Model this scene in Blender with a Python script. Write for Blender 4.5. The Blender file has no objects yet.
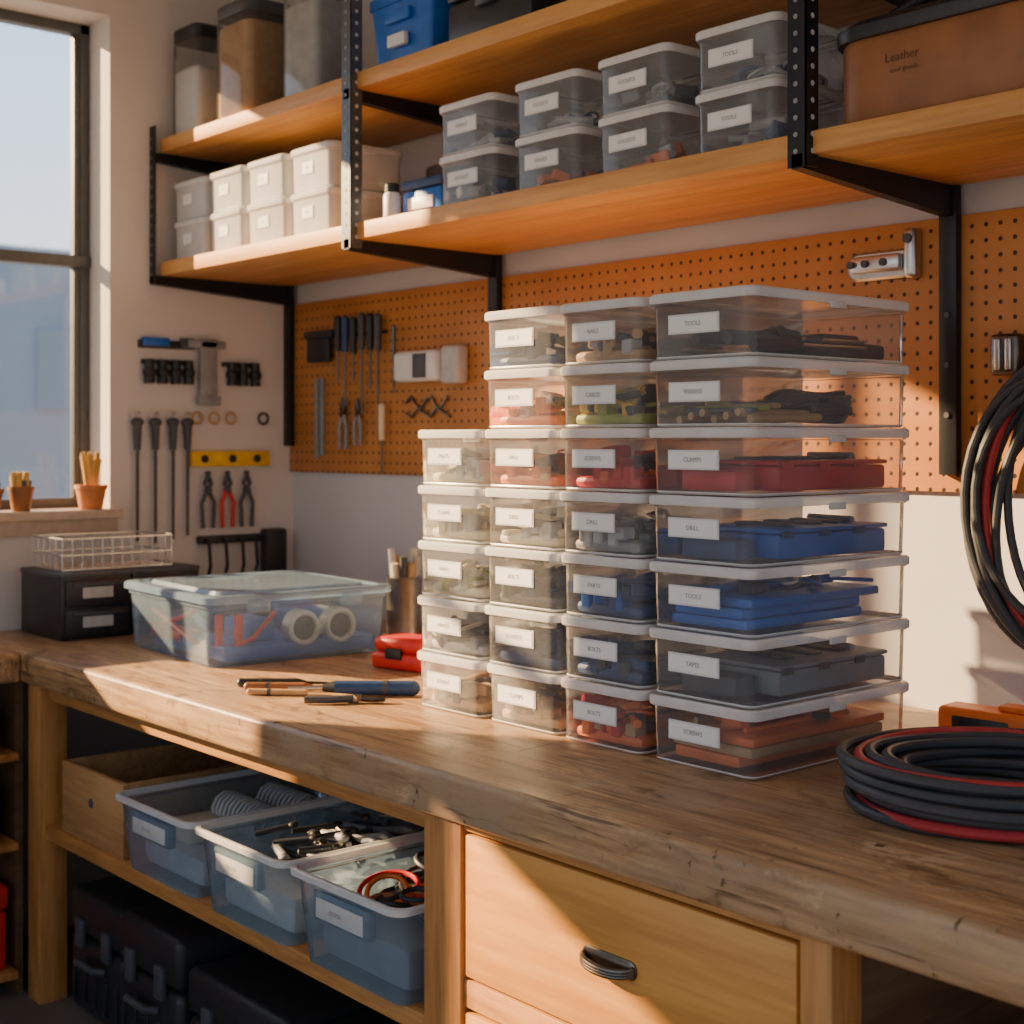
import bpy, bmesh, math, random
from mathutils import Vector, Matrix, Euler
random.seed(7)
S = bpy.context.scene
COL = S.collection

# ------------------------------------------------------------ materials
def newmat(name):
    m = bpy.data.materials.new(name); m.use_nodes = True
    nt = m.node_tree; nt.nodes.clear()
    out = nt.nodes.new('ShaderNodeOutputMaterial')
    return m, nt, out

_mc = {}
def plain(name, col, rough=.5, metal=0., var=.12, scale=30., spec=.5, bump=.0, trans=0):
    if name in _mc: return _mc[name]
    m, nt, out = newmat(name)
    b = nt.nodes.new('ShaderNodeBsdfPrincipled')
    tc = nt.nodes.new('ShaderNodeTexCoord')
    n = nt.nodes.new('ShaderNodeTexNoise'); n.inputs['Scale'].default_value = scale; n.inputs['Detail'].default_value = 4
    r = nt.nodes.new('ShaderNodeValToRGB')
    r.color_ramp.elements[0].position = .3; r.color_ramp.elements[1].position = .7
    r.color_ramp.elements[0].color = tuple(c*(1-var) for c in col)+(1,)
    r.color_ramp.elements[1].color = tuple(min(1, c*(1+var)) for c in col)+(1,)
    nt.links.new(tc.outputs['Object'], n.inputs['Vector'])
    nt.links.new(n.outputs['Fac'], r.inputs['Fac'])
    nt.links.new(r.outputs['Color'], b.inputs['Base Color'])
    b.inputs['Roughness'].default_value = rough; b.inputs['Metallic'].default_value = metal
    b.inputs['Specular IOR Level'].default_value = spec
    if bump:
        bp = nt.nodes.new('ShaderNodeBump'); bp.inputs['Strength'].default_value = bump; bp.inputs['Distance'].default_value = .004
        nt.links.new(n.outputs['Fac'], bp.inputs['Height']); nt.links.new(bp.outputs['Normal'], b.inputs['Normal'])
    nt.links.new(b.outputs['BSDF'], out.inputs['Surface'])
    _mc[name] = m
    return m

def wood(name, dark, light, axis=0, scale=6., rough=.5, wear=None, bump=.25):
    m, nt, out = newmat(name)
    L = nt.links.new
    b = nt.nodes.new('ShaderNodeBsdfPrincipled')
    tc = nt.nodes.new('ShaderNodeTexCoord')
    mp = nt.nodes.new('ShaderNodeMapping')
    sc = [scale*2.2]*3; sc[axis] = scale*.16
    mp.inputs['Scale'].default_value = sc
    L(tc.outputs['Object'], mp.inputs['Vector'])
    n = nt.nodes.new('ShaderNodeTexNoise'); n.inputs['Scale'].default_value = 1.6; n.inputs['Detail'].default_value = 6; n.inputs['Distortion'].default_value = .8
    L(mp.outputs['Vector'], n.inputs['Vector'])
    n2 = nt.nodes.new('ShaderNodeTexNoise'); n2.inputs['Scale'].default_value = 9; n2.inputs['Detail'].default_value = 8
    L(mp.outputs['Vector'], n2.inputs['Vector'])
    mx = nt.nodes.new('ShaderNodeMix'); mx.inputs[0].default_value = .4
    L(n.outputs['Fac'], mx.inputs[2]); L(n2.outputs['Fac'], mx.inputs[3])
    r = nt.nodes.new('ShaderNodeValToRGB')
    r.color_ramp.elements[0].position = .38; r.color_ramp.elements[1].position = .60
    r.color_ramp.elements[0].color = dark+(1,); r.color_ramp.elements[1].color = light+(1,)
    L(mx.outputs[0], r.inputs['Fac'])
    colout = r.outputs['Color']
    bumph = mx.outputs[0]
    if wear:
        def layer(prev, scl, detail, p0, p1, col, rough=.7, dist=0., amt=1.):
            mpx = nt.nodes.new('ShaderNodeMapping'); mpx.inputs['Scale'].default_value = scl
            L(tc.outputs['Object'], mpx.inputs['Vector'])
            nx = nt.nodes.new('ShaderNodeTexNoise'); nx.inputs['Scale'].default_value = 1.; nx.inputs['Detail'].default_value = detail; nx.inputs['Roughness'].default_value = rough; nx.inputs['Distortion'].default_value = dist
            L(mpx.outputs['Vector'], nx.inputs['Vector'])
            rx = nt.nodes.new('ShaderNodeMapRange'); rx.inputs['From Min'].default_value = p0; rx.inputs['From Max'].default_value = p1; rx.inputs['To Max'].default_value = amt
            L(nx.outputs['Fac'], rx.inputs['Value'])
            m3 = nt.nodes.new('ShaderNodeMix'); m3.data_type = 'RGBA'
            L(rx.outputs[0], m3.inputs[0]); L(prev, m3.inputs[6]); m3.inputs[7].default_value = tuple(col)+(1,)
            return m3.outputs[2]
        dk = tuple(c*.45 for c in dark)
        colout = layer(colout, (3.5, 5, 5), 10, .44, .62, wear)
        colout = layer(colout, (7, 11, 11), 9, .55, .66, dk, .62, .8, .75)
        colout = layer(colout, (5, 7, 7), 10, .60, .66, (.70,.50,.30), .75, .3, .6)
        colout = layer(colout, (3, 60, 60), 3, .59, .66, dk, amt=.85)
        colout = layer(colout, (45, 5, 30), 3, .66, .70, dk, amt=.9)
        colout = layer(colout, (28, 28, 28), 3, .70, .73, dk, .5, 0, .9)
    L(colout, b.inputs['Base Color'])
    b.inputs['Roughness'].default_value = rough
    bp = nt.nodes.new('ShaderNodeBump'); bp.inputs['Strength'].default_value = bump; bp.inputs['Distance'].default_value = .002
    L(bumph, bp.inputs['Height']); L(bp.outputs['Normal'], b.inputs['Normal'])
    L(b.outputs['BSDF'], out.inputs['Surface'])
    return m

def clear(name, tint=(.93,.95,.97), milk=.15, milkcol=(.8,.85,.9), rough=.15, gl=.9, tl=.4):
    m, nt, out = newmat(name)
    L = nt.links.new
    t = nt.nodes.new('ShaderNodeBsdfTransparent'); t.inputs['Color'].default_value = tint+(1,)
    d = nt.nodes.new('ShaderNodeBsdfDiffuse'); d.inputs['Color'].default_value = milkcol+(1,)
    tr = nt.nodes.new('ShaderNodeBsdfTranslucent'); tr.inputs['Color'].default_value = milkcol+(1,)
    m0 = nt.nodes.new('ShaderNodeMixShader'); m0.inputs[0].default_value = tl
    L(d.outputs[0], m0.inputs[1]); L(tr.outputs[0], m0.inputs[2])
    n = nt.nodes.new('ShaderNodeTexNoise'); n.inputs['Scale'].default_value = 14; n.inputs['Detail'].default_value = 5
    tc = nt.nodes.new('ShaderNodeTexCoord'); L(tc.outputs['Object'], n.inputs['Vector'])
    mr = nt.nodes.new('ShaderNodeMapRange'); mr.inputs['To Min'].default_value = milk*.8; mr.inputs['To Max'].default_value = min(1, milk*1.2)
    L(n.outputs['Fac'], mr.inputs['Value'])
    m1 = nt.nodes.new('ShaderNodeMixShader'); L(mr.outputs[0], m1.inputs[0])
    L(t.outputs[0], m1.inputs[1]); L(m0.outputs[0], m1.inputs[2])
    g = nt.nodes.new('ShaderNodeBsdfGlossy'); g.inputs['Roughness'].default_value = rough
    lw = nt.nodes.new('ShaderNodeFresnel'); lw.inputs['IOR'].default_value = 1.45
    mu = nt.nodes.new('ShaderNodeMath'); mu.operation = 'MULTIPLY'; mu.inputs[1].default_value = gl
    L(lw.outputs[0], mu.inputs[0])
    m2 = nt.nodes.new('ShaderNodeMixShader'); L(mu.outputs[0], m2.inputs[0])
    L(m1.outputs[0], m2.inputs[1]); L(g.outputs[0], m2.inputs[2])
    L(m2.outputs[0], out.inputs['Surface'])
    return m

M_bench = wood('bench_wood', (.25,.125,.050), (.60,.37,.18), 0, 7, .42, wear=(.40,.27,.165), bump=.4)
M_frame = wood('frame_wood', (.36,.145,.038), (.58,.27,.075), 2, 7, .5)
M_frameh = wood('frame_wood_h', (.36,.145,.038), (.60,.285,.08), 0, 7, .5)
M_inner_shade = wood('carcass_board_shade', (.10,.05,.022), (.16,.085,.04), 1, 6, .6)  # under-bench shade is put into this dark board colour
M_drawer = wood('drawer_birch', (.56,.24,.048), (.74,.36,.085), 0, 4, .4)
M_shelf = wood('shelf_pine', (.56,.24,.058), (.75,.37,.10), 0, 5, .5)
M_box = wood('wooden_box', (.36,.18,.065), (.54,.30,.12), 0, 6, .6)
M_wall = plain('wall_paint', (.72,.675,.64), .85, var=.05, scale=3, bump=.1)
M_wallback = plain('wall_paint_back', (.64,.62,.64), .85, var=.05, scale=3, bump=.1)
M_floor = plain('floor_concrete', (.16,.14,.125), .7, var=.2, scale=4, bump=.2)
M_ceil = plain('ceiling_paint', (.8,.76,.7), .9, var=.03, scale=3)
M_black = plain('black_metal', (.018,.02,.026), .4, .4)
M_blackp = plain('black_plastic', (.022,.023,.027), .4)
M_dkgrey = plain('dark_grey', (.07,.075,.085), .5)
M_grey = plain('grey_plastic', (.28,.29,.30), .5)
M_lgrey = plain('light_grey', (.55,.55,.54), .5)
M_steel = plain('steel', (.6,.6,.6), .3, 1.)
M_nickel = plain('dark_nickel', (.16,.14,.12), .3, 1.)
M_white = plain('white_plastic', (.85,.84,.82), .4, var=.04)
M_label = plain('label_paper', (.93,.92,.90), .6, var=.02)
M_ink = plain('label_ink', (.20,.20,.21), .6)
M_red = plain('red_plastic', (.66,.022,.018), .4)
M_orange = plain('orange_plastic', (.90,.19,.02), .45)
M_blue = plain('blue_plastic', (.012,.14,.56), .4)
M_navy = plain('navy_plastic', (.025,.07,.19), .5)
M_yellow = plain('yellow_plastic', (.85,.50,.03), .4)
M_cream = plain('cream', (.78,.70,.52), .6)
M_green = plain('olive_green', (.38,.42,.06), .5)
M_tan = plain('tan', (.56,.34,.15), .6)
M_leather = plain('brown_leather', (.30,.115,.038), .45, var=.2, scale=12, bump=.3)
M_leatherdk = plain('dark_leather_stamp', (.10,.04,.018), .5)
M_terra = plain('terracotta', (.62,.22,.07), .7)
M_rubber = plain('rubber_cable', (.05,.053,.06), .5)
M_sill = plain('sill_paint', (.6,.48,.38), .6)
M_win = plain('window_frame_paint', (.09,.095,.10), .5)
M_leaf = plain('dry_leaf', (.65,.40,.10), .6)
M_glass = clear('window_glass', (.985,.99,.995), .008, rough=.02, gl=.5)
M_clear = clear('clear_plastic', (.982,.986,.99), .155, (.86,.88,.91), .12)
M_clear2 = clear('clear_plastic_frosted', (.985,.99,.995), .17, (.88,.92,.97), .12, tl=.3)
M_clearw = clear('frosted_white_plastic', (.95,.96,.97), .75, (.93,.93,.92), .25, tl=.2)
M_tote = clear('blue_tint_plastic', (.84,.93,1.), .28, (.55,.77,.98), .15, tl=.3)
M_lid = clear('frosted_lid', (.97,.975,.98), .88, (.97,.97,.97), .25, tl=.2)
M_jar = clear('jar_glass', (.97,.975,.97), .10, (.85,.83,.78), .06)

# pegboard
def pegmat():
    m, nt, out = newmat('pegboard_hardboard'); L = nt.links.new
    b = nt.nodes.new('ShaderNodeBsdfPrincipled'); b.inputs['Roughness'].default_value = .5
    tc = nt.nodes.new('ShaderNodeTexCoord'); sx = nt.nodes.new('ShaderNodeSeparateXYZ'); L(tc.outputs['Object'], sx.inputs[0])
    def cell(o):
        d = nt.nodes.new('ShaderNodeMath'); d.operation = 'DIVIDE'; d.inputs[1].default_value = .031; L(o, d.inputs[0])
        f = nt.nodes.new('ShaderNodeMath'); f.operation = 'FRACT'; L(d.outputs[0], f.inputs[0])
        s = nt.nodes.new('ShaderNodeMath'); s.operation = 'SUBTRACT'; s.inputs[1].default_value = .5; L(f.outputs[0], s.inputs[0])
        p = nt.nodes.new('ShaderNodeMath'); p.operation = 'MULTIPLY'; L(s.outputs[0], p.inputs[0]); L(s.outputs[0], p.inputs[1])
        return p.outputs[0]
    a = nt.nodes.new('ShaderNodeMath'); a.operation = 'ADD'; L(cell(sx.outputs['X']), a.inputs[0]); L(cell(sx.outputs['Z']), a.inputs[1])
    mr = nt.nodes.new('ShaderNodeMapRange'); mr.inputs['From Min'].default_value = .014; mr.inputs['From Max'].default_value = .026
    L(a.outputs[0], mr.inputs['Value'])
    n = nt.nodes.new('ShaderNodeTexNoise'); n.inputs['Scale'].default_value = 5; n.inputs['Detail'].default_value = 6; L(tc.outputs['Object'], n.inputs['Vector'])
    r = nt.nodes.new('ShaderNodeValToRGB'); r.color_ramp.elements[0].position=.3; r.color_ramp.elements[1].position=.7
    r.color_ramp.elements[0].color = (.50,.19,.045,1); r.color_ramp.elements[1].color = (.66,.27,.068,1); L(n.outputs['Fac'], r.inputs[0])
    mx = nt.nodes.new('ShaderNodeMix'); mx.data_type='RGBA'; L(mr.outputs[0], mx.inputs[0]); mx.inputs[6].default_value=(.05,.022,.012,1); L(r.outputs[0], mx.inputs[7])
    L(mx.outputs[2], b.inputs['Base Color'])
    bp = nt.nodes.new('ShaderNodeBump'); bp.inputs['Strength'].default_value=.6; bp.inputs['Distance'].default_value=.003; L(mr.outputs[0], bp.inputs['Height']); L(bp.outputs[0], b.inputs['Normal'])
    L(b.outputs[0], out.inputs[0]); return m
M_peg = pegmat()

# ------------------------------------------------------------ mesh builder
class B:
    def __init__(s): s.bm = bmesh.new(); s.mats = []
    def mi(s, m):
        if m not in s.mats: s.mats.append(m)
        return s.mats.index(m)
    def _app(s, t, mat, M=None):
        i = s.mi(mat)
        for f in t.faces: f.material_index = i
        if M is not None: bmesh.ops.transform(t, matrix=M, verts=t.verts)
        me = bpy.data.meshes.new('t'); t.to_mesh(me); t.free(); s.bm.from_mesh(me); bpy.data.meshes.remove(me)
    def box(s, lo, hi, mat, bev=.0, rot=None, seg=2):
        t = bmesh.new(); bmesh.ops.create_cube(t, size=1)
        c = [(a+b)/2 for a, b in zip(lo, hi)]; d = [abs(b-a) for a, b in zip(lo, hi)]
        bmesh.ops.scale(t, vec=d, verts=t.verts)
        if bev: bmesh.ops.bevel(t, geom=t.edges[:], offset=min(bev, min(d)*.45), segments=seg, affect='EDGES', profile=.5)
        M = Matrix.Translation(c)
        if rot: M = M @ Euler(rot).to_matrix().to_4x4()
        s._app(t, mat, M); return s
    def cyl(s, p0, p1, r, mat, r2=None, n=20, caps=True):
        p0 = Vector(p0); p1 = Vector(p1); d = p1-p0
        t = bmesh.new(); bmesh.ops.create_cone(t, cap_ends=caps, segments=n, radius1=r, radius2=(r if r2 is None else r2), depth=d.length)
        q = d.to_track_quat('Z', 'Y').to_matrix().to_4x4()
        s._app(t, mat, Matrix.Translation((p0+p1)/2) @ q); return s
    def lathe(s, prof, mat, c=(0,0,0), n=28, cap0=True, cap1=True):
        t = bmesh.new(); rings = []
        for r, z in prof: rings.append([t.verts.new((c[0]+r*math.cos(2*math.pi*k/n), c[1]+r*math.sin(2*math.pi*k/n), c[2]+z)) for k in range(n)])
        for a, b in zip(rings, rings[1:]):
            for k in range(n): t.faces.new((a[k], a[(k+1)%n], b[(k+1)%n], b[k]))
        if cap0: t.faces.new(rings[0][::-1])
        if cap1: t.faces.new(rings[-1])
        s._app(t, mat); return s
    def loft(s, rings, mat, cap0=True, cap1=False, n=4, M=None):
        t = bmesh.new(); R = []
        for hx, hy, r, z in rings:
            r = min(r, hx*.98, hy*.98); ring = []
            for cx, cy, a0 in ((hx-r, hy-r, 0), (-hx+r, hy-r, 90), (-hx+r, -hy+r, 180), (hx-r, -hy+r, 270)):
                for k in range(n+1):
                    a = math.radians(a0+90*k/n); ring.append(t.verts.new((cx+r*math.cos(a), cy+r*math.sin(a), z)))
            R.append(ring)
        N = len(R[0])
        for a, b in zip(R, R[1:]):
            for k in range(N): t.faces.new((a[k], a[(k+1)%N], b[(k+1)%N], b[k]))
        if cap0: t.faces.new(R[0][::-1])
        if cap1: t.faces.new(R[-1])
        s._app(t, mat, M); return s
    def tube(s, pts, r, mat, n=8, closed=False):
        pts = [Vector(p) for p in pts]; N = len(pts); t = bmesh.new(); rings = []
        up = Vector((0, 0, 1)); prev = None
        for i, p in enumerate(pts):
            if closed: tg = pts[(i+1)%N]-pts[i-1]
            else: tg = pts[min(i+1, N-1)]-pts[max(i-1, 0)]
            if tg.length < 1e-9: tg = Vector((1, 0, 0))
            tg.normalize()
            if prev is None:
                prev = tg.orthogonal().normalized() if abs(tg.dot(up)) > .95 else (up-tg*up.dot(tg)).normalized()
            else:
                prev = (prev-tg*prev.dot(tg))
                prev = prev.normalized() if prev.length > 1e-6 else tg.orthogonal().normalized()
            bn = tg.cross(prev)
            rings.append([t.verts.new(p+prev*(r*math.cos(2*math.pi*k/n))+bn*(r*math.sin(2*math.pi*k/n))) for k in range(n)])
        for i in range(N if closed else N-1):
            a = rings[i]; b = rings[(i+1)%N]
            for k in range(n): t.faces.new((a[k], a[(k+1)%n], b[(k+1)%n], b[k]))
        if not closed: t.faces.new(rings[0][::-1]); t.faces.new(rings[-1])
        s._app(t, mat); return s
    def sph(s, c, r, mat, sc=(1,1,1), n=14):
        t = bmesh.new(); bmesh.ops.create_uvsphere(t, u_segments=n, v_segments=n//2+2, radius=r)
        s._app(t, mat, Matrix.Translation(c) @ Matrix.Diagonal((*sc, 1))); return s
    def mesh(s, name):
        bmesh.ops.recalc_face_normals(s.bm, faces=s.bm.faces[:])
        me = bpy.data.meshes.new(name); s.bm.to_mesh(me); s.bm.free()
        for m in s.mats: me.materials.append(m)
        for p in me.polygons: p.use_smooth = True
        me.set_sharp_from_angle(angle=math.radians(32))
        return me
    def obj(s, name, parent=None, loc=(0,0,0), rot=(0,0,0)):
        return put(name, s.mesh(name), parent, loc, rot)
def put(name, me, parent=None, loc=(0,0,0), rot=(0,0,0)):
    o = bpy.data.objects.new(name, me); COL.objects.link(o)
    o.location = loc; o.rotation_euler = rot
    if parent: o.parent = parent
    return o
def empty(name, loc=(0,0,0), rot=(0,0,0)):
    return put(name, None, None, loc, rot)

# text meshes
_tx = {}
def textmesh(word, size, mat=M_ink):
    k = (word, size, mat.name)
    if k in _tx: return _tx[k]
    cu = bpy.data.curves.new('txt', 'FONT'); cu.body = word; cu.size = size; cu.align_x = 'CENTER'; cu.align_y = 'CENTER'; cu.resolution_u = 2
    o = bpy.data.objects.new('txt', cu); COL.objects.link(o)
    dg = bpy.context.evaluated_depsgraph_get(); dg.update()
    me = bpy.data.meshes.new_from_object(o.evaluated_get(dg)); me.name = 'label_text'
    bpy.data.objects.remove(o); bpy.data.curves.remove(cu)
    me.materials.clear(); me.materials.append(mat)
    _tx[k] = me; return me

# ------------------------------------------------------------ room
LW_T = .20
def wall_left():
    b = B()
    Y0, Y1 = -5.2, .2; H = 3.05
    wins = [(-2.22, -.65, 1.24, 2.74), (-3.5, -2.42, 1.24, 2.74)]
    b.box((-LW_T, -.65, 0), (0, Y1, H), M_wall)
    b.box((-LW_T, -2.42, 0), (0, -2.22, H), M_wall)
    b.box((-LW_T, Y0, 0), (0, -3.5, H), M_wall)
    for y0, y1, z0, z1 in wins:
        b.box((-LW_T, y0, 0), (0, y1, z0), M_wall); b.box((-LW_T, y0, z1), (0, y1, H), M_wall)
    b.obj('wall_left')
    for i, (y0, y1, z0, z1) in enumerate(wins):
        f = B(); xo, xi = -.185, -.14; t = .032
        f.box((xo, y0, z0), (xi, y0+t, z1), M_win, .003); f.box((xo, y1-t, z0), (xi, y1, z1), M_win, .003)
        f.box((xo, y0, z1-t), (xi, y1, z1), M_win, .003); f.box((xo, y0, z0), (xi, y1, z0+t), M_win, .003)
        f.box((xo+.004, y0, 1.985), (xi+.012, y1, 2.02), M_win, .003)
        f.box((xo+.01, y0+t, z0+t), (xi-.004, y0+t+.018, z1-t), M_win, .002); f.box((xo+.01, y1-t-.018, z0+t), (xi-.004, y1-t, z1-t), M_win, .002)
        if i == 0: f.box((xo, -1.47, z0), (xi, -1.435, z1), M_win, .003)
        o = f.obj('window_%d' % (i+1))
        g = B(); g.box((-.166, y0+t, z0+t), (-.164, y1-t, z1-t), M_glass); g.obj('glass', o)
    s = B(); s.box((-.14, -2.22, 1.215), (.055, -.63, 1.242), M_sill, .004); s.box((0.001, -2.22, 1.17), (.018, -.63, 1.215), M_sill, .003); s.obj('trim_1')
    # unseen blind added on the second window to shade drawer and bench edge
    zb = 1.86
    r = B(); r.box((-.05, -3.49, zb), (-.045, -2.43, 2.72), M_cream); r.cyl((-.045, -3.49, 2.71), (-.045, -2.43, 2.71), .022, M_white); r.cyl((-.047, -3.49, zb), (-.047, -2.43, zb), .009, M_white)
    r.obj('sun_blocker_blind')
wall_left()
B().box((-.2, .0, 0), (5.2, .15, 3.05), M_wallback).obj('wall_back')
B().box((-.2, -5.2, -.1), (5.2, .15, 0), M_floor).obj('floor')
B().box((-.2, -5.2, 3.05), (5.2, .15, 3.15), M_ceil).obj('ceiling')
B().box((.004, -.014, 1.345), (4.4, -.001, 1.90), M_peg, .002).obj('pegboard')

# outside
g = B(); g.box((-32, 4.5, -1), (-30, 30, 6.2), plain('facade', (.40,.52,.64), .8, var=.05, scale=.3))
for k in range(8):
    g.box((-30.0, 5.5+k*3.0, 2.2), (-29.9, 6.8+k*3.0, 4.2), plain('facade_glass', (.36,.47,.58), .3))
g.obj('distant_building')

# ------------------------------------------------------------ workbench
wb = empty('workbench')
b = B()
b.box((.0, -1.10, .82), (4.45, -.002, .90), M_bench, .011, seg=3)
b.box((.0, -2.7, .82), (.44, -1.1005, .90), M_bench, .011, seg=3)
b.obj('bench_top', wb)
b = B()
b.box((.445, -1.085, 0), (.52, -1.01, .82), M_frame, .004)
b.box((.445, -.09, 0), (.52, -.01, .82), M_frame, .004)
b.box((2.135, -1.085, 0), (2.235, -1.02, .82), M_frame, .004)
b.box((2.15, -1.02, 0), (2.175, -.02, .82), M_inner_shade, .001)
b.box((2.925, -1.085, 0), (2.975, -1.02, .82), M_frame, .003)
b.box((2.94, -1.02, 0), (2.965, -.02, .82), M_inner_shade, .001)
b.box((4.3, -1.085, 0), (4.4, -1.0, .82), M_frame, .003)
b.box((.52, -.03, .1), (4.3, -.012, .80), M_inner_shade)
b.obj('bench_legs', wb)
b = B()
b.box((2.235, -1.078, .806), (2.925, -1.03, .82), M_frameh, .002)
b.box((2.235, -1.078, .515), (2.925, -1.03, .562), M_frameh, .003)
b.box((2.235, -1.078, .22), (2.925, -1.03, .25), M_frameh, .003)
b.box((.52, -1.07, .425), (2.14, -.05, .463), M_frameh, .004)
b.box((.52, -1.06, .78), (2.135, -1.02, .82), M_frameh, .002)
b.obj('bench_rails_and_shelf', wb)
for nm, z0, z1 in (('drawer_upper', .568, .802), ('drawer_lower', .256, .509)):
    b = B(); b.box((2.243, -1.082, z0), (2.918, -1.062, z1), M_drawer, .004)
    b.box((2.243+.012, -1.0625, z0+.01), (2.918-.012, -.35, z1-.03), M_box)
    d = b.obj(nm, wb)
    zc = (z0+z1)/2
    h = B()
    h.loft([(.056,.014,.0138,0),(.056,.014,.0138,.003),(.050,.010,.0098,.005)], M_nickel, True, True, n=6, M=Matrix.Translation((2.58, -1.082, zc)) @ Matrix.Rotation(math.radians(90), 4, 'X'))
    N = 16
    for off in (0, .004, .008):
        pts = [(2.58+.050*math.cos(a), -1.086-.020*math.sin(a), zc-.006*math.sin(a)-off+.004) for a in [math.pi*k/N for k in range(N+1)]]
        h.tube(pts, .0045, M_nickel, 10)
    h.obj('handle', d)
# L return cabinet
b = B()
for z in (.637, .404, .07): b.box((.03, -2.68, z-.02), (.435, -1.105, z), M_frameh, .002)
b.box((.02, -2.69, 0), (.44, -2.66, .82), M_frame); b.box((.02, -1.10, 0), (.40, -1.08, .82), M_inner_shade)
b.box((.40, -1.9, 0), (.438, -1.86, .82), M_frame)
b.obj('side_cabinet_shelves', wb)
for (nm, y0, y1, z0, h, m) in (('red_toolbox', -1.40, -1.125, .071, .22, M_red), ('parts_case', -1.45, -1.15, .405, .15, M_blackp), ('storage_case', -1.48, -1.15, .638, .11, M_dkgrey)):
    b = B(); b.box((.12, y0, z0), (.41, y1, z0+h*.7), m, .012); b.box((.115, y0-.004, z0+h*.72), (.415, y1+.004, z0+h), m, .012)
    b.box((.411, (y0+y1)/2-.02, z0+h*.58), (.422, (y0+y1)/2+.02, z0+h*.8), M_grey, .003)
    b.tube([(.27, (y0+y1)/2-.05, z0+h*.98), (.27, (y0+y1)/2-.045, z0+h+.02), (.27, (y0+y1)/2+.045, z0+h+.02), (.27, (y0+y1)/2+.05, z0+h*.98)], .006, M_blackp)
    b.obj(nm)

# ------------------------------------------------------------ wall shelving
sh = empty('wall_shelving_unit')
b = B()
b.box((.035, -.50, 1.958), (4.3, -.025, 2.0), M_shelf, .003)
b.obj('lower_shelf_board', sh)
b = B()
b.box((.035, -.50, 2.338), (4.3, -.025, 2.38), M_shelf, .003)
b.obj('upper_shelf_board', sh)
for i, (x, top, zb) in enumerate(((.015, 2.42, 1.43), (1.075, 3.04, 1.80), (2.485, 3.04, 1.38), (3.9, 3.04, 1.38))):
    b = B(); w = .042
    mm = M_black if i != 1 else plain('grey_painted_steel', (.12,.13,.14), .4, .5)
    # angle-iron front post
    b.box((x-w/2, -.519, 1.935), (x+w/2, -.515, top), mm)
    b.box((x+w/2-.004, -.519, 1.935), (x+w/2, -.485, top), mm) if i else b.box((x-w/2, -.519, 1.935), (x-w/2+.004, -.485, top), mm)
    z = 1.955
    while z < top-.02:
        b.cyl((x-.003, -.5186, z+.008), (x-.003, -.5200, z+.008), .0048, M_grey, n=10)
        if i: b.cyl((x+w/2-.001, -.502, z+.008), (x+w/2+.0008, -.502, z+.008), .005, M_lgrey, n=10)
        z += .030
    # arms
    for zz in (1.958, 2.338):
        t = bmesh.new()
        vs = [(-.519, zz), (-.022, zz), (-.022, zz-.062), (-.519, zz-.026)]
        a = [t.verts.new((x-.012, y, q)) for y, q in vs]; c = [t.verts.new((x+.012, y, q)) for y, q in vs]
        t.faces.new(a[::-1]); t.faces.new(c)
        for k in range(4): t.faces.new((a[k], a[(k+1)%4], c[(k+1)%4], c[k]))
        b._app(t, M_black)
    b.box((x-.02, -.036, zb), (x+.02, -.016, 2.40), M_black, .002)
    for q in (1.5, 1.6, 1.7):
        if q > zb: b.cyl((x, -.037, q), (x, -.040, q), .006, M_dkgrey, n=12)
    b.obj('bracket_upright_%d' % (i+1), sh)

# ------------------------------------------------------------ bins
_bm = {}
WORDS = ['TOOLS', 'SCREWS', 'FIXINGS', 'BOLTS', 'CABLES', 'DRILL', 'NAILS', 'PARTS', 'CLAMPS', 'TAPES', 'HINGES', 'SOCKETS']
def bodymesh(w, d, h, mat, taper=.95):
    k = ('b', w, d, h, mat.name)
    if k in _bm: return _bm[k]
    X, Y = w/2, d/2; r = min(.018, w*.1); b = B()
    b.loft([(X*taper-.005, Y*(taper+.01)-.005, r*.7, .0005), (X*taper, Y*(taper+.01), r, .005),
            (X*.962, Y*.972, r, h*.80), (X*.965, Y*.974, r, h*.81), (X*.985, Y*.99, r, h*.825), (X*.99, Y*.992, r, h*.90)], mat, True, False)
    b.loft([(X*taper-.002, Y*(taper+.01)-.002, r, .001), (X*taper+.0006, Y*(taper+.01)+.0006, r, .004), (X*taper, Y*(taper+.01), r, .006)], M_clearw, False, False)
    _bm[k] = b.mesh('bin_body'); return _bm[k]
def lidmesh(w, d, h, mat):
    k = ('l', w, d, h, mat.name)
    if k in _bm: return _bm[k]
    X, Y = w/2+.002, d/2+.002; r = min(.022, w*.11); z0 = h-.0175; b = B()
    b.loft([(X-.004, Y-.004, r, z0), (X, Y, r, z0), (X+.001, Y+.001, r, z0+.003), (X+.001, Y+.001, r, h-.004), (X-.002, Y-.002, r, h-.0006), (X-.009, Y-.009, r*.8, h-.0006), (X-.013, Y-.013, r*.7, h-.004)], mat, False, True)
    for sx in (-1, 1):
        b.box((sx*X-.003, -.022, z0-.008), (sx*X+.003, .022, z0+.004), mat, .002)
    _bm[k] = b.mesh('bin_lid'); return _bm[k]
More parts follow.
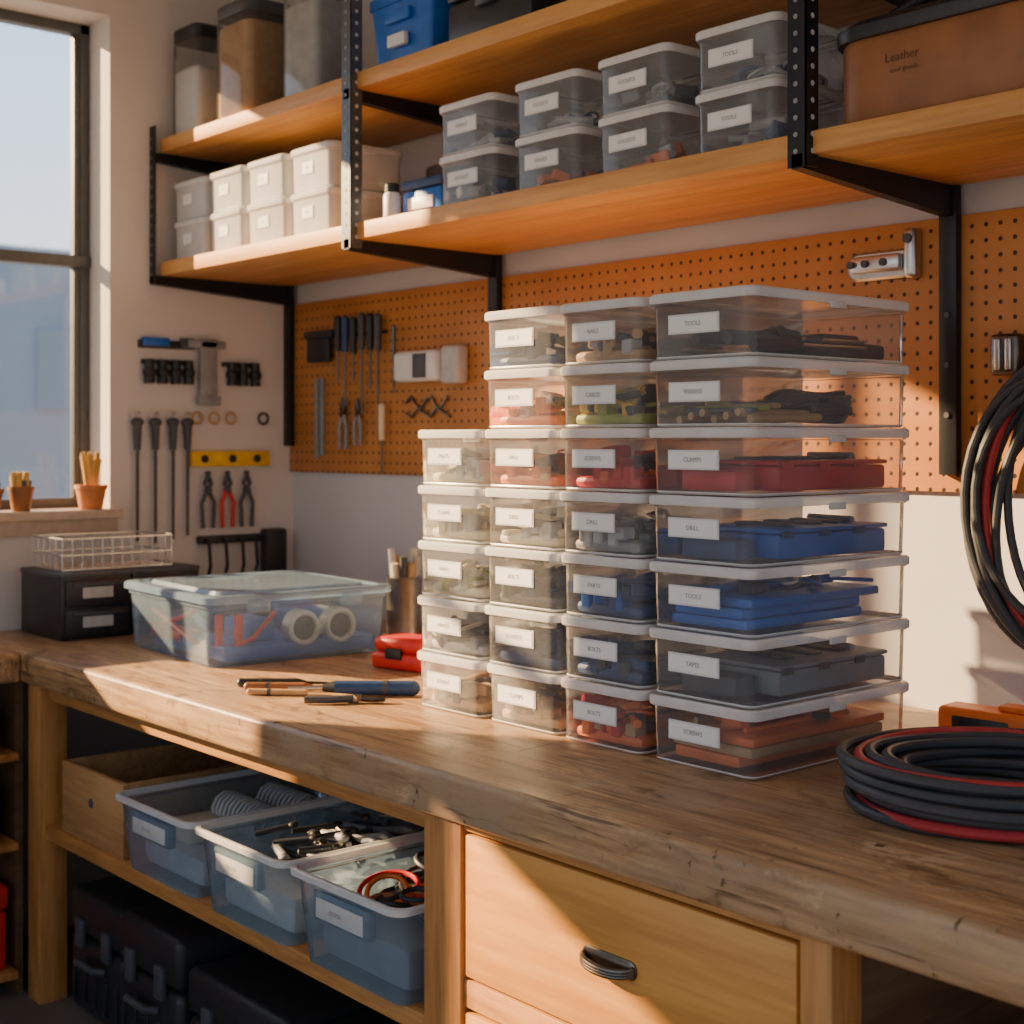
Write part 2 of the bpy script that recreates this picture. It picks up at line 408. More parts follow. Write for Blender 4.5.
def clutter(b, X, Y, z0, z1, n, cols, big=1.):
    R = random
    for i in range(n):
        c = R.choice(cols); z = z0+R.random()*(z1-z0)
        x = R.uniform(-X*.70, X*.70); y = R.uniform(-Y*.8, Y*.8)
        t = R.random()
        if t < .40:
            sx, sy, sz = R.uniform(.008,.028)*big, R.uniform(.010,.036)*big, R.uniform(.005,.014)*big
            b.box((x-sx, y-sy, z), (x+sx, y+sy, z+2*sz), c, .003, rot=(R.uniform(-.3,.3), R.uniform(-.3,.3), R.uniform(-.7,.7)), seg=1)
        elif t < .75:
            a = R.uniform(-.7,.9); l = R.uniform(.015,.042); rr = R.uniform(.003,.010)*big
            b.cyl((x-l*math.cos(a), y-l*math.sin(a), z+rr), (x+l*math.cos(a), y+l*math.sin(a), z+rr+R.uniform(-.005,.012)), rr, c, n=10)
        else:
            tx, ty = R.uniform(-.4,.4), R.uniform(-.4,.4); rr = R.uniform(.012,.022)
            b.tube([(x+rr*math.cos(q), y+rr*math.sin(q), z+.01+rr*(tx*math.cos(q)+ty*math.sin(q))) for q in [2*math.pi*k/12 for k in range(12)]], R.uniform(.002,.005), c, 6, True)
def contents(w, d, h, kind, cols):
    """pile of loose parts inside a bin"""
    b = B(); X, Y = w/2*.86, d/2*.90
    R = random
    if kind == 'pile':
        b.box((-X*.95, -Y*.93, .004), (X*.95, Y*.9, h*.22), cols[0], .01)
        clutter(b, X, Y, h*.12, h*.50, 38, cols+[cols[0], M_dkgrey])
        for i in range(5):
            x = R.uniform(-X*.7, X*.7); b.box((x-.012, -Y*.95, .01+R.random()*.02), (x+.012, -Y*.7, .03+R.random()*.03), R.choice(cols), .003, seg=1)
    elif kind == 'sparse':
        b.box((-X*.9, -Y*.9, .004), (X*.9, Y*.9, h*.10), cols[0], .004)
        clutter(b, X, Y, h*.08, h*.30, 20, cols)
    elif kind == 'flat':
        n = len(cols); z = .006
        for i in range(3):
            c = cols[i % n]; hh = h*R.uniform(.10,.17)
            x0 = -X*.93+R.random()*.02; x1 = X*.93-R.random()*.04
            b.box((x0, -Y*.93, z), (x1, Y*R.uniform(.55,.93), z+hh), c, .004, rot=(0, 0, R.uniform(-.03,.03))); z += hh+.001
        for i in range(4):
            c = R.choice(cols); x = R.uniform(-X*.6, X*.6); rr = R.uniform(.004,.008)
            b.cyl((x, -Y*.8, z+rr), (x+R.uniform(-.02,.02), Y*R.uniform(.1,.7), z+rr), rr, c, n=10)
        clutter(b, X, Y*.95, z, z+.012, 12, cols+[M_dkgrey, M_dkgrey, M_steel], .8)
    elif kind == 'case':
        c = cols[0]
        b.box((-X*.9, -Y*.6, .006), (X*.9, Y*.9, h*.42), c, .006); b.box((-X*.92, -Y*.62, h*.43), (X*.92, Y*.92, h*.50), c, .005)
        b.box((-X*.7, -Y*.92, .006), (X*.5, -Y*.66, h*.35), cols[-1], .004)
        for q in (-.5, 0, .5): b.box((X*.9, Y*q-.015, h*.36), (X*.94, Y*q+.015, h*.47), cols[-1], .002)
        for q in (-.3, .1, .45): b.box((-X*.6, Y*q, h*.50), (X*.5, Y*q+.03, h*.55), M_dkgrey, .003)
        b.cyl((-X*.5, Y*.7, h*.56), (X*.6, Y*.6, h*.56), .006, M_grey, n=10)
    elif kind == 'cable':
        for j in range(7):
            rr = X*.55+R.uniform(-.01,.012); z = .014+j*.0075
            b.tube([(R.uniform(-.002,.002)+rr*math.cos(q), Y*.35+rr*1.35*math.sin(q), z+.003*math.sin(3*q+j)) for q in [2*math.pi*k/24 for k in range(24)]], .0055, cols[0], 7, True)
        for j in range(7):
            x = -X*.8+j*X*.26
            b.cyl((x, -Y*.9, .012+.006*(j%3)), (x+.01, -Y*.05, .016+.006*(j%2)), .007, cols[-1], n=10)
        for j in range(4):
            b.box((-X*.8, -Y*.85+j*.03, h*.2+j*.004), (X*.7, -Y*.75+j*.03, h*.28+j*.004), cols[j % len(cols)], .003)
        clutter(b, X, Y*.8, .02, .04, 12, cols)
    elif kind == 'tools':
        for i in range(7):
            c = R.choice(cols); x = -X*.8+i*X*.26; z = .010+R.random()*h*.22
            l0 = -Y*R.uniform(.5,.9); 
            b.cyl((x, l0, z+.01), (x+.01, l0+.11, z+.012), .011, c, r2=.009, n=12)
            b.cyl((x+.01, l0+.11, z+.012), (x+.015, l0+.11+Y*.9, z+.013), .0035, M_steel, n=8)
        b.box((-X*.5, Y*.05, .006), (X*.9, Y*.9, h*.30), cols[0], .008)
        b.box((-X*.3, Y*.25, h*.30), (X*.5, Y*.8, h*.46), cols[0], .008)
        clutter(b, X, Y*.6, .02, .04, 10, cols)
    return b.mesh('contents')
def bin_(name, x, y, z, w=.205, d=.30, h=.112, mat=None, lidmat=None, kind='pile', cols=None, rot=0, lid=True, label=True, word=None, cmesh=None, taper=.95, lw=.50):
    mat = mat or M_clear; lidmat = lidmat or M_lid
    o = put(name, bodymesh(w, d, h, mat, taper), None, (x, y, z), (0, 0, rot))
    if lid: put('lid', lidmesh(w, d, h, lidmat), o)
    if label:
        l = B(); lx = w*lw/2; zc = h*.52; lh = h*.12; off = -w*.06
        yf = -d/2*(taper+.01+(.972-taper-.01)*(zc/(h*.8)))-.0012
        l.box((off-lx-.003, yf-.0004, zc-lh-.003), (off+lx+.003, yf+.0015, zc+lh+.003), lidmat)
        l.box((off-lx, yf-.0012, zc-lh), (off+lx, yf-.0002, zc+lh), M_label)
        lo = l.obj('label', o)
        put('label_text', textmesh(word or random.choice(WORDS), round(lh*.82, 4)), lo, (off, yf-.0018, zc), (math.radians(90), 0, 0))
    if cmesh or cols:
        put('contents', cmesh or contents(w, d, h, kind, cols), o, (0, 0, .001))
    return o

P = .1142; H1 = .114
BT = .9006
colA = [[M_tan, M_cream, M_dkgrey], [M_lgrey, M_grey, M_cream], [M_cream, M_lgrey, M_green], [M_cream, M_lgrey], [M_cream, M_lgrey, M_white]]
colB = [[M_tan, M_dkgrey, M_cream], [M_navy, M_navy, M_dkgrey], [M_dkgrey, M_navy], [M_cream, M_lgrey, M_yellow], [M_orange, M_tan], [M_orange, M_orange, M_cream], [M_navy, M_blue, M_dkgrey]]
colC = [[M_orange, M_red, M_tan], [M_navy, M_dkgrey], [M_navy, M_blue], [M_grey, M_lgrey], [M_red, M_orange], [M_green, M_yellow, M_dkgrey], [M_tan, M_lgrey]]
for (x0, lst) in ((1.704, colA), (1.921, colB), (2.137, colC)):
    for i, c in enumerate(lst):
        bin_('clear_storage_bin', x0+.1035+random.uniform(-.002,.002), -.775+.15+random.uniform(-.003,.003), BT+i*P, .207, .30, H1, cols=c, rot=random.uniform(-.008,.008))
big = [('flat', [M_orange, M_tan, M_orange]), ('case', [M_grey, M_dkgrey]), ('flat', [M_blue, M_blue, M_blue]), ('case', [M_blue, M_navy]), ('case', [M_red, M_red]), ('cable', [M_dkgrey, M_green, M_tan]), ('tools', [M_blackp, M_dkgrey])]
for i, (k, c) in enumerate(big):
    bin_('clear_storage_box', 2.477+random.uniform(-.001,.001), -.775+.225, BT+i*P, .232, .45, H1, kind=k, cols=c, rot=random.uniform(-.004,.004), taper=.95, lw=.46)

# shelf bins
for i, x0 in enumerate((1.385, 1.66, 1.925, 2.195)):
    for j in range(2):
        bin_('small_parts_bin', x0+.103, -.47+.12, 2.0005+j*.1222, .205, .24, .122, mat=M_clear2, kind='sparse', cols=[M_lgrey, M_grey, random.choice([M_orange, M_navy, M_dkgrey])], rot=random.uniform(-.03,.03))
for i, x0 in enumerate((.06, .28, .50, .73)):
    for j in range(2):
        bin_('small_white_bin', x0+.1, -.47+.12, 2.0005+j*.1202, .205, .24, .12, mat=M_clearw, cols=[M_lgrey, M_grey], rot=random.uniform(-.03,.03), lw=.25, word='A%d' % (i+1))

# ------------------------------------------------------------ open bins under bench
def open_bin(x0, w, zb, y0, d, h, kind):
    X, Y = w/2, d/2; b = B()
    b.loft([(X*.86, Y*.9, .02, .0005), (X*.88, Y*.91, .025, .008), (X*.955, Y*.965, .028, h*.86), (X*.96, Y*.968, .028, h*.87), (X*.985, Y*.985, .03, h*.885), (X*.985, Y*.985, .03, h*.96)], M_tote, True, False)
    o = b.obj('open_storage_bin', None, (x0+X, y0+Y, zb))
    r = B()
    r.loft([(X*.985, Y*.985, .03, h*.92), (X+.004, Y+.004, .032, h*.925), (X+.005, Y+.005, .032, h*.985), (X, Y, .03, h), (X*.972, Y*.975, .028, h*.995), (X*.966, Y*.97, .028, h*.92)], M_lid, False, False)
    r.obj('rim', o)
    l = B(); yf = -Y*.955
    l.box((-X*.50, yf-.012, h*.56), (X*.50, yf+.008, h*.86), M_tote, .004)
    l.box((-X*.42, yf-.0145, h*.60), (X*.42, yf-.0115, h*.80), M_clearw, .001)
    lo = l.obj('label_holder', o)
    put('label_text', textmesh('STOCK', .012), lo, (-.01, yf-.0155, h*.7), (math.radians(90), 0, 0))
    c = B(); R = random
    if kind == 0:
        for k in range(2):
            n = 120; pts = []
            for i in range(n):
                a = i/n*2*math.pi*11; t = i/n
                pts.append((-X*.5+X*1.1*t+.0, Y*.05+k*.12-.05+.04*math.cos(a), h*.66+.038*math.sin(a)))
            c.tube(pts, .005, M_lgrey, 7)
        c.box((-X*.8, -Y*.8, .01), (X*.8, Y*.85, h*.42), M_lgrey, .02)
        c.box((-X*.7, -Y*.7, h*.42), (X*.1, -Y*.2, h*.62), M_cream, .01)
    elif kind == 1:
        c.box((-X*.8, -Y*.82, .01), (X*.8, Y*.85, h*.5), M_lgrey, .02)
        for i in range(46):
            x = R.uniform(-X*.6, X*.6); y = R.uniform(-Y*.62, Y*.65); a = R.uniform(-.5, 1.2); L = R.uniform(.06,.12); z = h*R.uniform(.6,.95)
            m = R.choice([M_nickel, M_dkgrey, M_dkgrey, M_blackp, M_grey, M_steel])
            p0 = (x-L*math.cos(a)*.5, y-L*math.sin(a)*.5, z); p1 = (x+L*math.cos(a)*.5, y+L*math.sin(a)*.5, z+R.uniform(-.01,.02))
            c.cyl(p0, p1, R.uniform(.005,.010), m, n=10); c.sph(p1, .012, m, (1,1,.6), 10)
    else:
        c.box((-X*.8, -Y*.82, .01), (X*.8, Y*.85, h*.50), M_grey, .02)
        for i in range(34):
            m = R.choice([M_orange, M_orange, M_rubber, M_red, M_tan, M_rubber]); cx = R.uniform(-X*.42, X*.42); cy = R.uniform(-Y*.62, Y*.5); rr = R.uniform(.03,.06); zz = h*R.uniform(.62,.90)
            tx, ty = R.uniform(-.35,.35), R.uniform(-.35,.35)
            c.tube([(cx+rr*math.cos(q), cy+rr*math.sin(q), zz+rr*(tx*math.cos(q)+ty*math.sin(q))) for q in [2*math.pi*k/22 for k in range(22)]], .005, m, 7, True)
    c.obj('contents', o)
open_bin(.975, .36, .4635, -1.10, .56, .172, 0)
open_bin(1.362, .352, .4635, -1.105, .56, .176, 1)
open_bin(1.742, .352, .4635, -1.11, .56, .180, 2)
# wooden box
b = B(); x0, x1, y0, y1, z0, z1 = .60, .945, -1.06, -.50, .4635, .64
b.box((x0, y0, z0), (x1, y0+.016, z1), M_box, .002); b.box((x0, y1-.016, z0), (x1, y1, z1), M_box, .002)
b.box((x0, y0+.016, z0), (x0+.014, y1-.016, z1), M_box, .002); b.box((x1-.014, y0+.016, z0), (x1, y1-.016, z1), M_box, .002)
b.box((x0+.014, y0+.016, z0), (x1-.014, y1-.016, z0+.01), M_box)
b.cyl((x0+.17, y0-.001, z0+.10), (x0+.17, y0+.002, z0+.10), .012, M_dkgrey)
b.obj('wooden_crate')
# black cases on the floor
for x0, w, h, y in ((.56, .30, .31, -1.02), (.88, .30, .33, -1.04), (1.20, .42, .28, -1.03), (1.64, .42, .27, -1.04)):
    b = B(); b.box((x0, y, .002), (x0+w, y+.5, h*.62), M_blackp, .02, seg=3); b.box((x0-.003, y-.003, h*.64), (x0+w+.003, y+.503, h), M_blackp, .02, seg=3)
    for q in (.25, .75): b.box((x0+w*q-.02, y-.015, h*.55), (x0+w*q+.02, y, h*.78), M_dkgrey, .004)
    b.tube([(x0+w*.32, y-.004, h*.45), (x0+w*.34, y-.03, h*.47), (x0+w*.66, y-.03, h*.47), (x0+w*.68, y-.004, h*.45)], .009, M_dkgrey)
    for q in (.1, .3, .5, .7, .9): b.box((x0+w*q-.008, y-.006, .03), (x0+w*q+.008, y+.002, h*.38), M_blackp, .003)
    b.obj('black_tool_case')
B().box((2.975, -1.06, .37), (4.3, -.05, .399), M_frameh, .003).obj('lower_shelf', wb)
bin_('small_parts_bin', 3.22, -.84, .40, .30, .36, .24, cols=[M_dkgrey, M_grey], mat=M_clear2)

# ------------------------------------------------------------ big tote on bench
w, d, h = .54, .52, .178
X, Y = w/2, d/2
b = B(); b.loft([(X*.92, Y*.92, .03, .0005), (X*.94, Y*.94, .035, .008), (X*.968, Y*.968, .04, h*.78), (X*.985, Y*.985, .04, h*.80), (X*.985, Y*.985, .04, h*.88)], M_tote, True, False)
tote = b.obj('clear_storage_tote', None, (.780, -.605, BT), (0, 0, math.radians(-4)))
b = B(); b.loft([(X, Y, .04, h*.86), (X+.006, Y+.006, .042, h*.87), (X+.006, Y+.006, .042, h*.955), (X, Y, .04, h*.975), (X-.02, Y-.02, .035, h*.975), (X-.026, Y-.026, .03, h*.95), (X-.05, Y-.05, .03, h*.95), (X-.055, Y-.055, .03, h)], clear('tote_lid', (.82,.92,1.), .50, (.48,.72,1.), .2), False, True)
for q in (-.5, .5): b.box((X-.004, Y*q-.03, h*.72), (X+.012, Y*q+.03, h*.92), M_tote, .004)
b.obj('lid', tote)
b = B()
for cy in (.02, .125):
    Mx = .225
    b.cyl((Mx-.035, cy, .075), (Mx, cy, .075), .045, M_lgrey, n=28); b.cyl((Mx-.04, cy, .075), (Mx+.003, cy, .075), .030, M_dkgrey, n=24)
    b.tube([(Mx+.003, cy+.038*math.cos(q), .075+.038*math.sin(q)) for q in [2*math.pi*k/24 for k in range(24)]], .006, M_white, 8, True)
b.box((-.2, -.2, .006), (.23, .22, .045), M_blue, .008)
b.box((-.02, .06, .045), (.17, .2, .10), M_blue, .01)
b.box((-.2, -.21, .03), (-.02, -.14, .055), M_red, .008); b.box((-.16, -.12, .045), (-.02, .05, .10), M_navy, .01)
b.tube([(-.18,-.21,.10),(-.08,-.215,.085),(.02,-.215,.06),(.10,-.21,.04)], .007, M_red, 8); b.tube([(-.18,-.21,.06),(-.08,-.215,.075),(.02,-.215,.10),(.08,-.21,.12)], .007, M_red, 8)
b.box((.17, -.20, .03), (.185, -.18, .12), M_red, .006); b.box((.205, -.165, .03), (.222, -.145, .12), M_red, .004); b.tube([(.22,-.2,.03),(.222,-.12,.06),(.222,-.06,.12)], .006, M_red, 8)
b.box((-.15, .08, .045), (-.03, .19, .11), M_blue, .01); b.box((.05,-.12,.045),(.19,-.04,.10), M_blue, .01)
b.obj('contents', tote)

# ------------------------------------------------------------ black drawer organisers
for y0, y1 in ((-.95, -.742), (-.738, -.53)):
    b = B(); b.box((.06, y0, BT), (.335, y1, BT+.182), M_blackp, .006)
    b.box((.056, y0-.0015, BT+.170), (.338, y1+.0015, BT+.184), M_dkgrey, .004)
    o = b.obj('drawer_organizer')
    for r in range(2):
        z0 = BT+.012+r*.08; f = B()
        f.box((.33, y0+.012, z0), (.345, y1-.012, z0+.072), M_blackp, .004)
        f.box((.345, y0+.06, z0+.022), (.3465, y1-.06, z0+.052), M_lgrey)
        f.box((.343, y0+.03, z0+.056), (.356, y1-.03, z0+.064), M_dkgrey, .002)
        f.obj('drawer_%d' % r, o)
# wire basket rack
b = B(); zb = BT+.186
for z in (0, .04, .085):
    b.tube([(.10, -.93, zb+.004+z), (.30, -.93, zb+.004+z), (.30, -.60, zb+.004+z), (.10, -.60, zb+.004+z)], .0028, M_steel, 6, True)
for k in range(12):
    y = -.93+k*.03
    b.tube([(.10, y, zb+.089), (.10, y, zb+.004), (.30, y, zb+.004), (.30, y, zb+.089)], .0018, M_steel, 5)
for k in range(6):
    x = .10+k*.04
    b.tube([(x, -.93, zb+.089), (x, -.93, zb+.004), (x, -.60, zb+.004), (x, -.60, zb+.089)], .0018, M_steel, 5)
b.obj('wire_basket')

# red case, cup, pens
b = B(); b.box((0, 0, 0), (.16, .11, .040), M_red, .010, seg=3); b.box((.005, .004, .041), (.155, .106, .076), M_red, .012, seg=3)
b.box((.05, -.006, .026), (.10, .004, .052), M_blackp, .003); b.box((.157, .03, .02), (.163, .07, .05), M_white, .002)
b.obj('small_red_case', None, (1.245, -.565, BT), (0, 0, math.radians(12)))
b = B(); b.lathe([(.046, 0), (.050, .004), (.050, .155), (.053, .160), (.050, .162), (.046, .01)], M_steel, cap1=False)
for k in range(8):
    a = k*.8; r = .026
    b.cyl((r*.8*math.cos(a), r*.8*math.sin(a), .012), (r*1.4*math.cos(a), r*1.4*math.sin(a), .20+.02*(k % 3)), .011, [M_tan, M_lgrey, M_cream, M_dkgrey][k % 4], n=10)
b.obj('tool_cup', None, (.81, -.14, BT))
def pen(name, x, y, L, a, r, m, tip, m2=None):
    b = B(); b.cyl((0, 0, r), (L*.62, 0, r), r, m, n=14); b.sph((0, 0, r), r, m, n=12)
    b.cyl((L*.62, 0, r), (L*.72, 0, r), r, m2 or m, r2=r*.5, n=14); b.cyl((L*.72, 0, r), (L, 0, r*.9), r*.4, tip, r2=r*.2, n=10)
    b.cyl((L*.2, 0, r), (L*.24, 0, r), r*1.06, M_dkgrey, n=14)
    b.obj(name, None, (x, y, BT), (0, 0, a))
ang = math.atan2(.755, .656)
pen('marker_pen', 1.28, -.94, .20, ang+.0, .010, M_blackp, M_blackp)
pen('marker_pen', 1.335, -.955, .20, ang-.04, .010, M_leather, M_tan)
pen('craft_pencil', 1.375, -.975, .20, ang-.10, .007, M_tan, M_tan)
pen('screwdriver', 1.615, -.715, .27, ang+math.pi-.02, .016, M_navy, M_steel, M_blackp)
b = B()   # pliers
for sgn in (-1, 1):
    b.tube([(0, sgn*.02, .009), (.05, sgn*.017, .009), (.09, sgn*.004, .009), (.11, -sgn*.004, .009)], .008, M_tan if sgn > 0 else M_dkgrey, 8)
    b.tube([(.105, sgn*.003, .009), (.135, -sgn*.008, .009), (.165, -sgn*.002, .009)], .0065, M_nickel, 8)
b.cyl((.11, 0, .003), (.11, 0, .017), .010, M_nickel)
b.obj('pliers', None, (1.53, -.93, BT), (0, 0, ang-.05))

# ------------------------------------------------------------ cable coils
def coil(name, c, R0, turns, r, mat, seg=40, jr=.02, jz=.003, levels=3, normal='z', sx=1., sz=1., m2=None, reds=()):
    b = B()
    for k in range(turns):
        lv = k % levels; rr = R0-(k//levels)*r*1.9+random.uniform(-jr, jr)*.4
        ox, oy = random.uniform(-jr, jr), random.uniform(-jr, jr); ph = random.random()*6; am = random.uniform(.2, 1)*jr
        pts = []
        for i in range(seg):
            q = 2*math.pi*i/seg; q2 = rr+am*math.sin(2*q+ph)*.6
            if normal == 'z': pts.append((ox+q2*math.cos(q), oy+q2*math.sin(q), r+lv*r*1.9+jz*math.sin(2*q+ph)+jz))
            else: pts.append((ox+q2*sx*math.cos(q), -r-lv*r*1.7-jz*abs(math.sin(q+ph)), oy+q2*sz*math.sin(q)))
        b.tube(pts, r, m2 if k in reds else mat, 10, True)
    return b.obj(name, None, c)
M_rcable = plain('red_cable', (.50,.035,.04), .5)
coil('coiled_cable', (2.925, -.625, BT), .205, 24, .0082, M_rubber, levels=5, jr=.018, m2=M_rcable, reds=(0, 9))
coil('hanging_cable', (2.775, -.045, 1.31), .25, 11, .0085, M_rubber, levels=3, jr=.032, normal='y', sx=.86, sz=1.14, m2=M_rcable, reds=(4,))
b = B(); b.box((2.75, -.020, 1.50), (2.80, -.014, 1.56), M_black, .002); b.tube([(2.775, -.018, 1.545), (2.775, -.06, 1.54), (2.775, -.10, 1.535), (2.775, -.115, 1.56)], .006, M_black); b.obj('cable_hook')
# orange tool
b = B()
b.box((-.16, -.035, 0), (.16, .035, .060), M_orange, .01, seg=3); b.box((-.13, -.037, .012), (-.02, .037, .046), M_blackp, .004)
b.box((.02, -.038, .015), (.12, .038, .043), plain('dark_orange', (.7,.12,.02), .5), .003)
b.box((-.05, -.02, .060), (.14, .02, .072), M_orange, .006); b.cyl((-.165, 0, .028), (-.158, 0, .028), .012, M_steel)
b.obj('orange_power_tool_case', None, (2.75, -.20, BT+.001), (0, 0, math.radians(4)))

# ------------------------------------------------------------ wall hardware
b = B()
b.loft([(.085,.030,.028,0),(.085,.030,.028,.014),(.080,.025,.024,.018)], M_steel, True, True, M=Matrix.Translation((2.325,-.014,1.815)) @ Matrix.Rotation(math.radians(90),4,'X'))
b.box((2.385, -.045, 1.78), (2.415, -.014, 1.885), M_steel, .01, seg=3)
b.box((2.26, -.05, 1.80), (2.38, -.032, 1.835), M_steel, .006)
for x in (2.265, 2.30, 2.345): b.cyl((x, -.05, 1.818), (x, -.056, 1.818), .008, M_dkgrey, n=14)
b.cyl((2.40, -.045, 1.862), (2.40, -.05, 1.862), .01, M_dkgrey)
b.obj('metal_latch')
b = B(); b.box((2.585, -.05, 1.575), (2.645, -.014, 1.655), M_nickel, .008, seg=3); b.box((2.597, -.055, 1.585), (2.61, -.05, 1.645), M_steel, .003); b.box((2.62, -.055, 1.585), (2.633, -.05, 1.645), M_steel, .003)
b.obj('metal_clip')

# pegboard tools
rack = B(); rack.box((.14, -.05, 1.775), (.30, -.014, 1.80), M_blackp, .004); rack.box((.14, -.04, 1.70), (.27, -.02, 1.80), M_blackp, .01); rack.box((.30, -.022, 1.775), (.56, -.014, 1.785), M_blackp, .002)
rack.obj('screwdriver_rack')
def hang_driver(x, zt, L, m, r=.013):
    b = B(); b.cyl((x, -.038, zt), (x, -.038, zt-.10), r, m, r2=r*.8, n=12); b.sph((x, -.038, zt), r, m, n=12); b.cyl((x, -.038, zt-.10), (x, -.038, zt-L), .004, M_nickel, n=8)
    b.obj('hanging_screwdriver')
for i, x in enumerate((.325, .365, .41, .455, .50, .54)):
    hang_driver(x, 1.83-.004*(i % 3), [.20, .27, .19, .30, .22, .26][i], [M_blackp, M_navy, M_blackp, M_dkgrey, M_blackp, M_dkgrey][i])
b = B(); b.box((.655, -.07, 1.62), (.86, -.014, 1.71), M_white, .015, seg=3); b.box((.87, -.06, 1.61), (.95, -.014, 1.72), M_lgrey, .012, seg=3); b.box((.76, -.075, 1.63), (.82, -.07, 1.70), M_dkgrey, .002); b.obj('wall_dispenser')
for x, L in ((.17, .26), (.20, .25)):
    B().box((x, -.026, 1.65-L), (x+.018, -.015, 1.65), M_grey, .002).obj('steel_ruler')
def hpliers(x, y, z, s, wall='back', m=M_steel, mh=M_red):
    b = B()
    for g in (-1, 1):
        b.tube([(g*.004*s, 0, .06*s), (-g*.012*s, 0, .02*s), (g*.004*s, 0, 0)], .007*s, m, 7)
        b.tube([(g*.004*s, 0, 0), (g*.022*s, 0, -.04*s), (g*.018*s, 0, -.12*s)], .007*s, mh, 7)
    b.cyl((0, -.01*s, 0), (0, .01*s, 0), .01*s, m, n=12)
    b.obj('hanging_pliers', None, (x, y, z), (0, 0, 0 if wall == 'back' else math.radians(90)))
hpliers(.34, -.03, 1.53, .9, m=M_nickel, mh=M_grey); hpliers(.42, -.03, 1.53, .8, m=M_nickel, mh=M_grey)
hang_driver(.56, 1.55, .20, M_cream, .011); hang_driver(.62, 1.79, .20, M_nickel, .007)
b = B(); b.tube([(.66+.05*i*.5, -.022, 1.56+.02*math.sin(i*1.7)) for i in range(9)], .004, M_nickel, 6); b.tube([(.66+.03*i, -.022, 1.53-.015*math.sin(i*2.1)) for i in range(8)], .004, M_nickel, 6); b.obj('hanging_chain')

# left wall tools (plane x=0)
b = B(); b.box((.001, -.56, 1.735), (.016, -.37, 1.760), M_blackp, .003); b.box((.003, -.55, 1.741), (.022, -.46, 1.768), M_blue, .004); b.box((.003, -.42, 1.735), (.02, -.375, 1.77), M_dkgrey, .004); b.obj('magnetic_tool_strip')
b = B(); b.box((.018, -.36, 1.56), (.034, -.30, 1.77), M_grey, .004); b.box((.018, -.40, 1.74), (.034, -.27, 1.765), M_grey, .004); b.box((.018, -.37, 1.56), (.04, -.29, 1.59), M_grey, .004); b.obj('metal_square')
for y0, ys in ((-.55, (-.53, -.485, -.44, -.395)), (-.27, (-.24, -.20, -.155))):
    b = B(); b.box((.001, y0, 1.685), (.014, ys[-1]+.02, 1.70), M_blackp, .003)
    for y in ys: b.cyl((.02, y, 1.70), (.02, y, 1.625), .014, M_blackp, r2=.017, n=12); b.sph((.02, y, 1.66), .021, M_blackp, n=10)
    b.obj('hook_rail_with_clamps')
for i, (y, L) in enumerate(((-.57, .36), (-.51, .37), (-.45, .36), (-.40, .35))):
    b = B(); b.cyl((.022, y, 1.50), (.022, y, 1.42), .014, M_dkgrey, r2=.010, n=12); b.sph((.022, y, 1.505), .018, M_dkgrey, (.8, 1.2, .8), 12)
    b.cyl((.022, y, 1.42), (.022, y, 1.50-L), .006, M_dkgrey, r2=.005, n=8); b.tube([(.022+.0, y+.012*math.cos(q), 1.525+.012*math.sin(q)) for q in [2*math.pi*k/12 for k in range(12)]], .003, M_steel, 6, True)
    b.obj('hanging_file')
b = B(); b.cyl((.001, -.35, 1.525), (.006, -.35, 1.525), .004, M_steel)
for y in (-.36, -.30, -.24, -.12):
    b.tube([(.012, y+.018*math.cos(q), 1.52+.018*math.sin(q)) for q in [2*math.pi*k/14 for k in range(14)]], .004, M_tan if y < -.2 else M_blackp, 6, True)
b.obj('hanging_tape_rings')
b = B(); b.box((.001, -.385, 1.365), (.022, -.10, 1.415), M_yellow, .004)
for y in (-.34, -.24, -.15): b.cyl((.022, y, 1.39), (.025, y, 1.39), .013, M_blackp, n=16)
b.obj('spirit_level')
for y in (-.33, -.26, -.19): hpliers(.025, y, 1.29, 1.0, 'left', M_dkgrey, M_dkgrey if y != -.26 else M_red)
b = B(); b.box((.001, -.36, 1.12), (.03, -.05, 1.145), M_blackp, .004); b.box((.001, -.13, 1.00), (.05, -.05, 1.16), M_blackp, .01)
for y in (-.34, -.28, -.22, -.17): b.tube([(.03, y, 1.135), (.05, y, 1.12), (.05, y+.005, 1.05), (.04, y, 1.01)], .006, M_blackp, 7)
b.obj('black_tool_rack')

# ------------------------------------------------------------ upper shelf jars and boxes
def jar(name, x, y, r, h, fill, lidm, fillh=.7):
    o = B().loft([(r*.92, r*.92, r*.3, 0), (r, r, r*.35, .01), (r, r, r*.35, h*.86), (r*.92, r*.92, r*.35, h*.89)], M_jar, True, False, n=5).obj(name, None, (x, y, 2.3805))
    B().loft([(r*.97, r*.97, r*.35, h*.88), (r*.99, r*.99, r*.35, h*.89), (r*.99, r*.99, r*.35, h*.98), (r*.93, r*.93, r*.3, h)], lidm, True, True, n=5).obj('lid', o)
    B().loft([(r*.86, r*.86, r*.3, .008), (r*.92, r*.92, r*.3, .02), (r*.92, r*.92, r*.3, h*fillh), (r*.8, r*.8, r*.3, h*fillh+.01)], fill, True, True, n=4).obj('contents', o)
jar('storage_canister', .12, -.39, .080, .335, M_white, M_blackp, .6)
jar('storage_canister', .43, -.39, .096, .335, M_tan, M_dkgrey, .80)
jar('storage_canister', .77, -.39, .085, .36, M_lgrey, M_lgrey, .7)
b = B(); b.loft([(.11,.11,.012,0),(.125,.12,.014,.15),(.13,.125,.014,.152),(.13,.125,.014,.175),(.122,.118,.012,.18)], M_blue, True, True); b.box((-.05,-.132,.10),(.05,-.12,.13), M_blue, .004)
b.box((-.035,-.1335,.04),(.035,-.119,.07), M_white, .002)
b.obj('blue_tote', None, (1.235, -.35, 2.3805))
